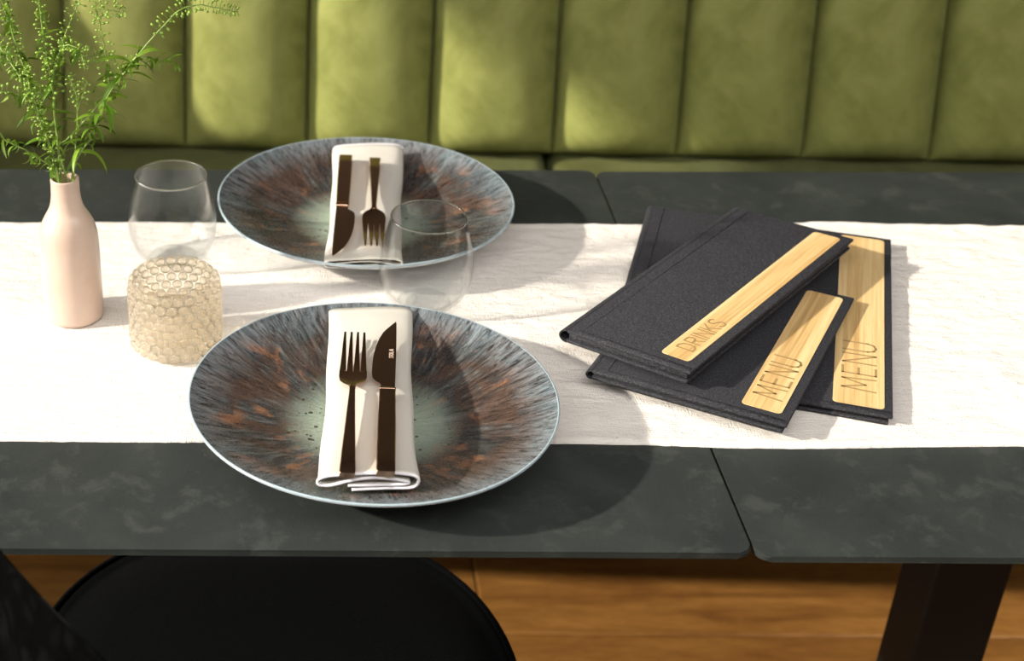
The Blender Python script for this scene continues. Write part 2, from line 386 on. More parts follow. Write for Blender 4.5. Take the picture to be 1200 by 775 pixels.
obj('seat_cushion', cushion(-.745, gap-.005), M['shaded_seat_velvet'], bench); obj('seat_cushion', cushion(gap+.005, SEAM0+PW*9), M['shaded_seat_velvet'], bench)
bm = bmesh.new(); box(bm, -.745, SEAM0+PW*9, -.56, .045, .30, BA.z-.131, .004, 1); obj('base', bm, M['frame'], bench, smooth=False)
bm = bmesh.new(); box(bm, -.70, SEAM0+PW*9-.05, -.20, .30, 0, .299); obj('plinth', bm, M['iron'], bench, smooth=False)
# added unseen wing, shaped to shade the backrest, in world y,z then made local
prof = [(2.56,.52),(2.30,.46),(2.20,.385),(2.150,.315),(2.121,.271),(2.096,.250),(2.070,.238),(2.045,.212),(2.015,.190),(1.98,.172),(1.9,.14),(1.78,.08),(1.69,0),(1.62,-.12),(1.60,-.25),(1.60,-.74),(2.56,-.74)]
bm = bmesh.new()
lo = [bm.verts.new((-.94, y, z+TZ)) for y, z in prof]; hi = [bm.verts.new((-.865, y, z+TZ)) for y, z in prof]
bm.faces.new(lo); bm.faces.new(hi[::-1]); n = len(prof)
for i in range(n): bm.faces.new((lo[i], hi[i], hi[(i+1)%n], lo[(i+1)%n]))
bmesh.ops.recalc_face_normals(bm, faces=bm.faces[:])
bmesh.ops.bevel(bm, geom=bm.edges[:], offset=.008, segments=2, affect='EDGES')
bm.transform(Matrix.Rotation(-BR, 4, 'Z') @ Matrix.Translation((-BA.x, -BA.y, 0)))
obj('shade_wing', bm, M['velvet'], bench)

# ---------------------------------------------------------------- tables
YF, YB = .8983, 1.5667
def table(x0, x1, label, dz=0, dy=0):
    cx = (x0+x1)/2; t = empty('cafe_table', (cx, (YF+YB)/2, 0), 0, label, 'table', None); hw = (x1-x0)/2; hd = (YB-YF)/2
    bm = bmesh.new(); prism(bm, round_rect(-hw, hw, -hd+dy, hd+dy, .010), TZ-.0058+dz, TZ+dz)
    es = [e for e in bm.edges if abs(e.verts[0].co.z-e.verts[1].co.z) < 1e-6]
    bmesh.ops.bevel(bm, geom=es, offset=.0012, segments=2, affect='EDGES')
    sharp(obj('tabletop', bm, M['slate'], t), 40)
    bm = bmesh.new(); box(bm, -hw+.05, hw-.05, -hd+.05, hd-.05, TZ-.0125+dz, TZ-.0059+dz, .002, 1); obj('backing_panel', bm, M['edge'], t, smooth=False)
    bm = bmesh.new(); PX, PY = .0387, .0680; box(bm, PX-.09, PX+.09, PY-.09, PY+.09, TZ-.0185+dz, TZ-.0126+dz, .001, 1); obj('mounting_plate', bm, M['iron'], t, smooth=False)
    bm = bmesh.new(); box(bm, PX-.039, PX+.039, PY-.038, PY+.038, .012, TZ-.0186+dz, .004, 2); obj('pedestal', bm, M['iron'], t, smooth=False)
    bm = bmesh.new(); prism(bm, round_rect(PX-.19, PX+.19, PY-.19, PY+.19, .02), 0, .0119); obj('foot_plate', bm, M['iron'], t, smooth=False)
    return t
t1 = table(-.3350, .3560, 'dark slate-topped table on the left, under both plates')
t2 = table(.3583, 1.0300, 'dark slate-topped table on the right with black pedestal, under the menus', dz=-.0002, dy=-.003)

# ---------------------------------------------------------------- runner
def fnoise(x, y, z=0): return noise.noise(Vector((x, y, z)))
FLAT = []   # (x, y, radius) where something presses the cloth flat
def runner():
    bm = bmesh.new(); X0, X1, nx, ny = -.335, 1.0, 620, 170
    xs = [X0+(X1-X0)*i/nx for i in range(nx+1)]
    front = lambda x: 1.0365 + .0022*fnoise(x*4, 3) + .0010*fnoise(x*22, 4) + .0005*fnoise(x*120, 5) - .004*max(0, min(1, (x-.30)/.08))*max(0, min(1, (.60-x)/.15))
    back = lambda x: 1.4325 + .003*fnoise(x*3.5, 8) + .0012*fnoise(x*18, 9) + .0006*fnoise(x*110, 7) + .005*math.exp(-((x-.57)/.06)**2) - .003*math.exp(-((x-.75)/.05)**2)
    V = []
    for j in range(ny+1):
        t = j/ny; row = []
        for x in xs:
            y = front(x)*(1-t)+back(x)*t
            rel = 1.5 if x > .60 else .9
            if .22 < x <= .60: rel = 1.3
            e = min(t, 1-t)*.396
            cr = max(0, fnoise(x*34, y*70, 1))*.0022 + max(0, fnoise(x*80, y*130, 2))*.0012 + (.5+.5*fnoise(x*9, y*34, 6))*.0012
            if x > .55:
                k = min(1, (x-.55)/.08)*max(0, 1-abs(y-1.11)/.14)
                cr += k*(.0036*max(0, .3+fnoise(x*26, y*40, 14)) + .0015*abs(fnoise(x*55, y*60, 15)))
            hem = .0016*math.exp(-((e-.006)/.004)**2)*(.6+.6*fnoise(x*40, 11+t))
            z = .0016 + cr*rel*.55 + hem
            if e < .002: z *= e/.002*.6+.4
            row.append([x, y, z])
        V.append(row)
    # flatten under objects
    def press(x, y):
        k = 1.0
        for cx, cy, r in ((.0818, 1.0491, .062), (.0944, 1.4148, .062), (-.098, 1.35, .03), (.143, 1.262, .03), (-.086, 1.187, .045), (-.1845, 1.24, .032)):
            d = math.hypot(x-cx, y-cy)
            k = min(k, max(0, min(1, (d-r)/.02)))
        for cx, cy, th, w, l in ((.4511, 1.2576, -.3239, .239, .335),):
            dx, dy = x-cx, y-cy; a = abs(dx*math.cos(th)+dy*math.sin(th))-w/2; b = abs(-dx*math.sin(th)+dy*math.cos(th))-l/2
            d = max(a, b); k = min(k, max(0, min(1, d/.02+.1)))
        return k
    verts = [[bm.verts.new((x, y, TZ+min(z, .0030) * 1 if press(x, y) < .01 else TZ+(z*press(x, y)+min(z, .0026)*(1-press(x, y))))) for x, y, z in row] for row in V]
    for j in range(ny):
        for i in range(nx): bm.faces.new((verts[j][i], verts[j][i+1], verts[j+1][i+1], verts[j+1][i]))
    border = [e for e in bm.edges if e.is_boundary]
    r = bmesh.ops.extrude_edge_only(bm, edges=border)
    for v in r['geom']:
        if isinstance(v, bmesh.types.BMVert): v.co.z = TZ+.0002
    return bm
tag(obj('table_runner', runner(), M['runner']), 'crinkled off-white muslin runner along the middle of the dark tables', 'table runner')

# ---------------------------------------------------------------- plates
PPROF = [(0, .0062), (.03, .0064), (.05, .0075), (.07, .0105), (.09, .0155), (.11, .0220), (.13, .0295), (.143, .0352), (.1485, .0380)]
def zplate(r):
    for (r0, z0), (r1, z1) in zip(PPROF, PPROF[1:]):
        if r <= r1: return z0+(z1-z0)*(r-r0)/(r1-r0)
    return .038
PL = .0032
def make_plate(loc, rz, label):
    top = [(p.x, p.y) for p in catmull([(r, z, 0) for r, z in PPROF], 5)]
    und = [(.1500, .0372), (.1496, .0355), (.144, .0310), (.130, .0240), (.110, .0165), (.090, .0100), (.072, .0052), (.060, .0032), (.0585, .0004), (.0575, .0), (.0535, .0), (.0525, .0008), (.051, .0030), (.03, .0030), (0, .0030)]
    bm = bmesh.new(); lathe(bm, top+[(.1494, .0380)]+und, 128)
    for v in bm.verts:
        a = math.atan2(v.co.y, v.co.x); r = math.hypot(v.co.x, v.co.y)
        v.co.z += .0006*(r/.15)**3*math.sin(a*3+1)
    o = obj('dinner_plate', bm, M['glaze'], None, loc); o.rotation_euler = (0, 0, rz); return tag(o, label, 'plate')
P1 = Vector((.0818, 1.0491, TZ+PL)); P2 = Vector((.0944, 1.4148, TZ+PL))
make_plate(P1, 0.15, 'front brown and blue-grey glazed plate nearest the viewer')
make_plate(P2, 2.5, 'rear brown and blue-grey glazed plate beside the green bench')

# ---------------------------------------------------------------- napkin, knife, fork (built for the front plate, plate centre = origin)
def napkin_path():
    P = [(-.012,.0012),(.012,.0012),(.032,.0016),(.0374,.0070),(.0345,.0124),(.020,.0147),(0,.0154),(-.016,.0150),(-.030,.0138),(-.0372,.0100),(-.0362,.0058),(-.028,.0054),(-.012,.0098),(.004,.0112),(.020,.0090),(.0305,.0064),(.024,.0044),(.004,.0044),(-.015,.0052)]
    return [Vector((p.x, p.y)) for p in catmull([(a, b, 0) for a, b in P], 5)]
def ribbon_section(path, t):
    L, R = [], []
    for i, p in enumerate(path):
        d = (path[min(i+1, len(path)-1)]-path[max(i-1, 0)]).normalized(); nn = Vector((-d.y, d.x))
        L.append(p+nn*t/2); R.append(p-nn*t/2)
    return L+R[::-1]
NY0, NY1 = -.120, .134
def nap_center(t):                 # t from 0 (near end) to 1 (far end): x, z of underside
    x = -.0097 + (.0877-.0720+.0)*t*.98
    r = abs(NY0+(NY1-NY0)*t)
    z = max(zplate(r), .0062) + .0006
    z = max(z, .0125 + .0175*(2*t-1)**2)
    return x, z
def napkin():
    sec = ribbon_section(napkin_path(), .0014); n = len(sec); ns = 44; bm = bmesh.new(); rings = []
    for j in range(ns+1):
        t = j/ns; y = NY0+(NY1-NY0)*t; cx, cz = nap_center(t)
        e = .0 
        sx = 1.0 - .055*math.sin(PI*t) - .03*t; sz = .92 + .08*math.exp(-t*9) + .84*math.sin(PI*t)**1.4
        if t > .93: sz *= 1-.35*(t-.93)/.07
        rings.append([bm.verts.new((cx+p.x*sx+.0006*math.sin(t*14+p.y*200), y+(.0015*math.sin(p.x*60)), cz+p.y*sz)) for p in sec])
    for a, b in zip(rings, rings[1:]):
        for k in range(n): bm.faces.new((a[k], a[(k+1)%n], b[(k+1)%n], b[k]))
    m = n//2
    for R_ in (rings[0], rings[-1]):
        for k in range(m-1):
            bm.faces.new((R_[k], R_[k+1], R_[n-2-k], R_[n-1-k]))
    bmesh.ops.recalc_face_normals(bm, faces=bm.faces[:]); return bm
def hem(bm):                        # stitched white hem running along the near edge of every fold
    path = napkin_path(); cx, cz = nap_center(0)
    pts = [(cx+p.x+.0, NY0-.0004+.0015*math.sin(p.x*60), cz+p.y) for p in path]
    tube(bm, pts, .00125, 6)
    for i in range(0, len(pts)-1):
        for f in (.25, .75):
            a = Vector(pts[i]).lerp(Vector(pts[i+1]), f); d = (Vector(pts[i+1])-Vector(pts[i])).normalized()
            nn = Vector((-d.z, 0, d.x)) if True else None
            tube(bm, [a-nn*.0011+Vector((0,-.0006,0)), a+Vector((0,-.0012,0)), a+nn*.0011+Vector((0,-.0004,0))+d*.0004], .00028, 4)
CUT_Z = .0475-PL+.0010
def loft(bm, secs):
    rings = [[bm.verts.new(p) for p in s] for s in secs]; n = len(rings[0])
    for a, b in zip(rings, rings[1:]):
        for k in range(n): bm.faces.new((a[k], a[(k+1)%n], b[(k+1)%n], b[k]))
    bm.faces.new(rings[0][::-1]); bm.faces.new(rings[-1])
    bmesh.ops.recalc_face_normals(bm, faces=bm.faces[:])
def bar(bm, stations, bev=.0006):   # stations (y, x, half width, z0, z1) -> chamfered rectangular loft
    secs = []
    for y, x, h, z0, z1 in stations:
        b = min(bev, h*.4, (z1-z0)*.4)
        secs.append([(x-h, y, z0+b), (x-h+b, y, z0), (x+h-b, y, z0), (x+h, y, z0+b), (x+h, y, z1-b), (x+h-b, y, z1), (x-h+b, y, z1), (x-h, y, z1-b)])
    loft(bm, secs)
def make_knife(parent_loc, rz, label):
    k = empty('table_knife', parent_loc, rz, label, 'knife', None); z = CUT_Z
    # local: y along the knife, 0 at the butt, tip far; later the empty is turned and moved
    b = bmesh.new(); bar(b, [(0, 0, .0066, 0, .0052), (.0015, 0, .0070, -.0003, .0057), (.02, 0, .0071, -.0003, .0058), (.06, .0002, .0070, 0, .0056), (.113, .0004, .0064, .0004, .0052)], .0007); sharp(obj('handle', b, M['copper'], k), 30)
    b = bmesh.new(); bar(b, [(.1132, .0004, .0062, .0006, .0050), (.1150, .0005, .0067, .0004, .0053), (.1170, .0006, .0062, .0008, .0046), (.1185, .0006, .0058, .0012, .0040)], .0008); obj('bolster', b, M['copper'], k)
    b = bmesh.new(); left = [(.1187, -.0052), (.121, -.0050), (.124, -.0058), (.128, -.0095), (.132, -.0118), (.140, -.0126), (.152, -.0124), (.166, -.0116), (.180, -.0100), (.194, -.0072), (.205, -.0038), (.213, .0004), (.2195, .0042), (.2225, .0062)]
    secs = []
    for y, xl in left:
        xr = .0062+.0010*math.sin(min(1, (y-.1187)/.09)*PI/2) if y < .2225 else .0067
        m_ = (xl*.35+xr*.65)
        secs.append([(xl, y, .0023), (m_, y, .0016), (xr, y, .0014), (xr+.0002, y, .0030), (m_, y, .0033), (xl, y, .0026)])
    loft(b, secs); sharp(obj('blade', b, M['copper'], k), 40)
    b = bmesh.new(); strokes(b, 'SOLA', .0034, .00042, .0002, 1.15, .45)
    b.transform(Matrix.Translation((.0048, .163, .0034)) @ Matrix.Rotation(PI/2, 4, 'Z')); obj('etched_mark', b, M['etched'], k, smooth=False)
    return k
def make_fork(loc, rz, label):
    k = empty('table_fork', loc, rz, label, 'fork', None)
    b = bmesh.new(); bar(b, [(0, 0, .0056, 0, .0046), (.0015, 0, .0060, -.0003, .0052), (.03, .0002, .0052, 0, .0050), (.075, .0006, .0036, .0008, .0050), (.112, .0010, .0024, .0020, .0052), (.119, .0010, .0025, .0018, .0046)], .0006); sharp(obj('handle', b, M['copper'], k), 30)
    # head: a shallow curved bowl from the shoulders to the tine roots
    def zc(y): return .0030 - .0034*math.sin(max(0, min(1, (y-.117)/.075))*PI) + .0022*max(0, (y-.165)/.04)
    b = bmesh.new(); secs = []
    for y, h in ((.1192, .0026), (.122, .0036), (.126, .0078), (.130, .0104), (.1345, .0113), (.140, .0113), (.146, .0113)):
        z = zc(y); sec = []
        xs = [-1, -.5, 0, .5, 1]
        sec += [(.001+h*x, y, z-.0004+.0012*(x*x)) for x in xs] + [(.001+h*x, y, z+.0012+.0012*(x*x)) for x in xs[::-1]]
        secs.append(sec)
    loft(b, secs); sharp(obj('head', b, M['copper'], k), 40)
    for i in range(4):
        x0 = .001-.00845+.00563*i; b = bmesh.new(); st = []
        for y in [.1462, .152, .160, .170, .180, .190, .198, .2015]:
            f = (y-.146)/.0555; h = .0027*(1-f)+.0009*f; z = zc(y)+(.0008 if i in (0, 3) else 0)*(1-f)
            st.append((y, x0+(.001-x0)*.04*f, h, z-.0003, z+.0013-.0004*f))
        bar(b, st, .0004); sharp(obj('tine', b, M['copper'], k), 40)
    return k
# stroke lettering
GL = {'D': (.62, [[(0,0),(0,1),(.28,1),(.52,.86),(.62,.5),(.52,.14),(.28,0),(0,0)]]),
 'R': (.56, [[(0,0),(0,1),(.30,1),(.50,.93),(.54,.75),(.50,.57),(.30,.50),(0,.50)], [(.28,.50),(.56,0)]]),
 'I': (.0, [[(0,0),(0,1)]]), 'N': (.60, [[(0,0),(0,1),(.60,0),(.60,1)]]),
 'K': (.56, [[(0,0),(0,1)], [(.54,1),(0,.40)], [(.20,.60),(.56,0)]]),
 'S': (.52, [[(.52,.84),(.42,.97),(.26,1),(.08,.95),(.01,.78),(.08,.62),(.26,.52),(.44,.42),(.52,.25),(.44,.06),(.26,0),(.08,.04),(0,.18)]]),
 'M': (.80, [[(0,0),(.10,1),(.40,.30),(.70,1),(.80,0)]]), 'E': (.48, [[(.48,1),(0,1),(0,0),(.48,0)], [(0,.52),(.42,.52)]]),
 'U': (.58, [[(0,1),(0,.26),(.09,.07),(.29,0),(.49,.07),(.58,.26),(.58,1)]]),
 'O': (.66, [[(.33,1),(.10,.88),(0,.5),(.10,.12),(.33,0),(.56,.12),(.66,.5),(.56,.88),(.33,1)]]), 'L': (.42, [[(0,1),(0,0),(.42,0)]]), 'A': (.62, [[(0,0),(.31,1),(.62,0)], [(.11,.34),(.51,.34)]])}
def strokes(bm, word, h, sw, th, adv=1.0, gap=.24):
    x = 0
    for ch in word:
        w, ls = GL[ch]
        for ln in ls:
            P = [Vector((x+a*h*adv, b*h, 0)) for a, b in ln]
            for a, b in zip(P, P[1:]):
                d = (b-a).normalized(); nn = Vector((-d.y, d.x, 0))*sw/2; a2 = a-d*sw*.35; b2 = b+d*sw*.35
                v = [bm.verts.new(q+Vector((0,0,zz))) for zz in (0, th) for q in (a2-nn, b2-nn, b2+nn, a2+nn)]
                for f in ((3,2,1,0),(4,5,6,7),(0,1,5,4),(1,2,6,5),(2,3,7,6),(3,0,4,7)): bm.faces.new([v[i] for i in f])
        x += (w*adv+gap)*h
def place_setting(P, rz, which):
    R = Matrix.Rotation(rz, 4, 'Z')
    wrd = 'front' if which == 0 else 'rear'
    if which == 0:
        o = obj('napkin', napkin(), M['linen'], None, P); hb = bmesh.new(); hem(hb); obj('stitched_hem', hb, M['thread'], o)
        tag(o, 'folded cream napkin with stitched hem across the front plate', 'napkin')
        kn = make_knife((0,0,0), 0, 'rose gold knife lying on the front plate napkin, tip away from viewer')
        fk = make_fork((0,0,0), 0, 'rose gold fork lying on the front plate napkin, tines away from viewer')
        place_setting.first = (o, kn, fk)
    else:
        o, kn, fk = [copy_tree(q) for q in place_setting.first]
        tag(o, 'folded cream napkin with rounded corners across the rear plate', 'napkin')
        [bpy.data.objects.remove(c) for c in list(kn.children) if c.name.startswith('etched_mark')]
        tag(kn, 'rose gold knife on the rear plate napkin, blade pointing to viewer', 'knife')
        tag(fk, 'rose gold fork on the rear plate napkin, tines pointing to viewer', 'fork')
        o.rotation_euler = (0, 0, rz)
    o.location = P
    def put(obj_, lx, ly, ang, z):
        q = R @ Vector((lx, ly, 0)); obj_.location = (P.x+q.x, P.y+q.y, P.z+z); obj_.rotation_euler = (0, 0, rz+ang)
    return o, kn, fk, put
o, kn, fk, put = place_setting(P1, 0, 0)
put(kn, .0845-P1.x, .9250-P1.y, -math.atan2(.0160, .2265), .0448)
put(fk, .0560-P1.x, .9235-P1.y, -math.atan2(.0135, .2000), .0448)
o, kn, fk, put = place_setting(P2, PI, 1)
o.location = P2+Vector((-.002, -.008, 0)); o.rotation_euler = (0, 0, PI-.01)
put(kn, -(.0775-P2.x), -(1.4920-P2.y), -.065, .0440)
put(fk, -(.1078-P2.x), -(1.4860-P2.y), -.055, .0440)

# ---------------------------------------------------------------- menus
def make_menu(cx, cy, th, w, l, ztop, T, inlay, word, size, start, label, adv=1.0):
    m = empty('menu_folder', (cx, cy, TZ+ztop-T), th, label, 'menu', 'black menu folders on the runner'); hw, hl = w/2, l/2; ct = .0030
    def cover(z0, z1, shift=0.0):
        b = bmesh.new(); box(b, -hw+.006, hw-shift, -hl, hl, z0, z1, .0011, 3); return b
    obj('front_cover', cover(T-ct, T), M['book'], m)
    obj('back_cover', cover(0, ct, .0022), M['book'], m)
    b = bmesh.new(); box(b, -hw+.007, hw-.0035, -hl+.0025, hl-.0025, ct+.0002, T-ct-.0002, .0006, 1); obj('inner_sleeve', b, M['book'], m)
    # hollow rolled spine
    b = bmesh.new(); n = 14; ro = T/2; ri = T/2-.0011; cx_ = -hw+.0062; secs = []
    for y in (-hl, hl):
        ring = [(cx_-ro*math.sin(PI*k/n)*1.25, y, T/2-ro*math.cos(PI*k/n)) for k in range(n+1)]
        ring += [(cx_-ri*math.sin(PI*k/n)*1.25, y, T/2-ri*math.cos(PI*k/n)) for k in range(n, -1, -1)]
        secs.append(ring)
    r0, r1 = [[b.verts.new(p) for p in s] for s in secs]; N2 = len(r0)
    for k in range(N2): b.faces.new((r0[k], r0[(k+1)%N2], r1[(k+1)%N2], r1[k]))
    for r in (r0, r1):
        for k in range(n): b.faces.new((r[k], r[k+1], r[N2-2-k], r[N2-1-k]))
    bmesh.ops.recalc_face_normals(b, faces=b.faces[:]); sharp(obj('spine', b, M['book'], m), 40)
    # raised turned-in hems along the near edge and the spine
    b = bmesh.new(); box(b, -hw+.016, hw-.002, -hl+.0012, -hl+.0072, T-.0004, T+.00045, .0004, 1)
    box(b, -hw+.0165, -hw+.0180, -hl+.003, hl-.003, T-.0004, T+.0004, .0003, 1); obj('turned_edge', b, M['book'], m)
    x0, x1, y0, y1 = inlay; b = bmesh.new(); prism(b, round_rect(x0, x1, y0, y1, .0038), T-.0008, T+.0006)
    es = [e for e in b.edges if all(v.co.z > T for v in e.verts)]; bmesh.ops.bevel(b, geom=es, offset=.0002, segments=1, affect='EDGES')
    il = obj('bamboo_inlay', b, M['bamboo'], m, smooth=False); il['label'] = 'pale bamboo strip engraved with the word '+word.lower()
    b = bmesh.new(); strokes(b, word, size, .0017 if word == 'DRINKS' else .0021, .00008, adv, .25)
    b.transform(Matrix.Translation(((x0+x1)/2+size/2, start, T+.0006)) @ Matrix.Rotation(PI/2, 4, 'Z'))
    obj('lettering', b, M['engraved'], il, smooth=False)
    return m
TH = .0090
make_menu(.4511, 1.2576, -.3239, .2391, .335, .0123, TH, (.0720, .1128, -.1590, .1610), 'MENU', .0270, -.1350, 'largest black menu folder at the bottom right of the stack', .92)
make_menu(.4023, 1.1812, -.5256, .1698, .2420, .0214, TH, (.0440, .0768, -.1070, .1136), 'MENU', .0235, -.0880, 'small black menu folder in the middle, nearest the viewer', .92)
dm = make_menu(.4057, 1.2426, -.7197, .1240, .3210, .0385, .0125, (.0262, .0530, -.1455, .1520), 'DRINKS', .0150, -.1290, 'narrow black drinks folder lying on top of the menus', 1.0)
dm.rotation_euler = (0, -.05, -.7197)

# ---------------------------------------------------------------- glassware
def tumbler(x, y, rz, label):
    prof = [(0, .0030), (.012, .0034), (.024, .0055), (.034, .0135), (.0400, .0250), (.0424, .0380), (.0417, .0520), (.0388, .0680), (.0355, .0820), (.0335, .0900)]
    pts = [(p.x, p.y) for p in catmull([(r, z, 0) for r, z in prof], 5)]
    outer = [(r+(.0012 if z > .006 else .0006), z-(.0022 if z < .02 else .0)) for r, z in pts]
    outer = [(0 if i == 0 else r, max(0, z)) for i, (r, z) in enumerate(outer)]
    bm = bmesh.new(); lathe(bm, pts+[(.0333, .0909), (.0337, .0915), (.0343, .0917), (.0349, .0914), (.0351, .0907)]+outer[::-1], 72)
    o = obj('stemless_glass', bm, M['glass'], None, (x, y, TZ+.0031))
    b = bmesh.new(); tube(b, [(.0342*math.cos(2*PI*k/72), .0342*math.sin(2*PI*k/72), .0916) for k in range(73)], .00095, 8, False); obj('rim', b, M['solid_glass'], o)
    b = bmesh.new(); lathe(b, [(0, .0006), (.018, .0006), (.0225, .0014), (.0245, .0034), (.0225, .0046), (.014, .0030), (0, .0026)], 64); obj('thick_base', b, M['glass'], o)
    return tag(o, label, 'glass')
tumbler(-.098, 1.350, 0, 'clear stemless glass behind the amber candle holder, right of the vase')
tumbler(.143, 1.262, 0, 'clear stemless glass between the two plates')
def candle_holder():
    bm = bmesh.new()
    outp = [(0, 0), (.030, .0002), (.0345, .002), (.0378, .006), (.0392, .012), (.0395, .03), (.0393, .05), (.0385, .062), (.0368, .069), (.0352, .0722)]
    inp = [(.0325, .0715), (.0318, .066), (.0322, .05), (.0322, .02), (.030, .011), (.024, .008), (0, .0075)]
    lathe(bm, outp+[(.0338, .0733)]+inp, 72)
    holder = obj('candle_holder', bm, M['amber_wall'], None, (-.0863, 1.187, TZ+.0033))
    tag(holder, 'amber hobnail glass candle holder left of the front plate', 'candle holder')
    b = bmesh.new(); bmesh.ops.create_icosphere(b, subdivisions=3, radius=1)
    for v in b.verts: v.co.x = v.co.x*.0026; v.co.y *= .0046; v.co.z *= .0044
    me = mesh_of('bead', b); me.materials.append(M['amber'])
    rows = 8
    for j in range(rows):
        z = .0075+.0081*j; n = 24
        R_ = .0398 if j < 7 else .0386
        if j == 0: R_ = .0388
        for k in range(n):
            a = 2*PI*(k+(j%2)*.5)/n
            q = link('bead', me, None, holder, (R_*math.cos(a), R_*math.sin(a), z)); q.rotation_euler = (0, 0, a)
    b = bmesh.new(); n = 40
    for k in range(n):
        a = 2*PI*k/n; bb = bmesh.new(); bmesh.ops.create_icosphere(bb, subdivisions=1, radius=.0024); merge(b, bb, Matrix.Translation((.0352*math.cos(a), .0352*math.sin(a), .0035)))
    tag(obj('foot_beading', b, M['amber'], holder), kind='stuff')
candle_holder()

# ---------------------------------------------------------------- vase and sprigs
VX, VY = -.1845, 1.2400
vprof = [(0, .0), (.0235, .0), (.0262, .0012), (.0275, .004), (.0277, .02), (.0275, .045), (.0274, .062), (.0271, .076), (.0262, .086), (.0242, .0945), (.0205, .1025), (.0168, .1090), (.0146, .115), (.0134, .122), (.0130, .129), (.0128, .1345), (.0129, .1385), (.0124, .1402), (.0112, .1400), (.0104, .1385), (.0103, .128), (.0115, .115), (.0170, .100), (.0230, .086), (.0245, .06), (.0245, .01), (0, .008)]
bm = bmesh.new(); lathe(bm, [(p.x, p.y) for p in catmull([(r, z, 0) for r, z in vprof], 3)], 72)
tag(obj('bud_vase', bm, M['vase'], None, (VX, VY, TZ+.0031)), 'pale pink glazed bottle vase at the left of the runner', 'vase')

def leaf_mesh(name, l, w, curl, fold=.25):
    b = bmesh.new(); n = 9; rows = []
    p = Vector((0,0,0)); ang = 0
    for i in range(n+1):
        t = i/n; h = w*(math.sin(PI*min(1, t*.92+.05))**.8)*(1-t*.35)
        if i == n: h = .00008
        rows.append([b.verts.new(p+Vector((0, s*h, abs(s)*h*fold))) for s in (-1, -.5, 0, .5, 1)])
        p = p+Vector((math.cos(ang), 0, -math.sin(ang)))*(l/n); ang += curl/n
    for a, c in zip(rows, rows[1:]):
        for k in range(4): b.faces.new((a[k], a[k+1], c[k+1], c[k]))
    r = bmesh.ops.solidify(b, geom=b.faces[:], thickness=.00018)
    m = mesh_of(name, b); m.materials.append(M['leaf']); return m
LEAF = [leaf_mesh('leaf', .020, .0020, .9), leaf_mesh('leaf', .028, .0024, 1.6), leaf_mesh('leaf', .014, .0017, 2.6), leaf_mesh('leaf', .018, .0013, 3.6)]
def at(path, t):
    f = t*(len(path)-1); i = min(int(f), len(path)-2); return path[i].lerp(path[i+1], f-i), (path[i+1]-path[i]).normalized()
V3 = lambda L: [Vector((x, y, z)) for x, y, z in L]
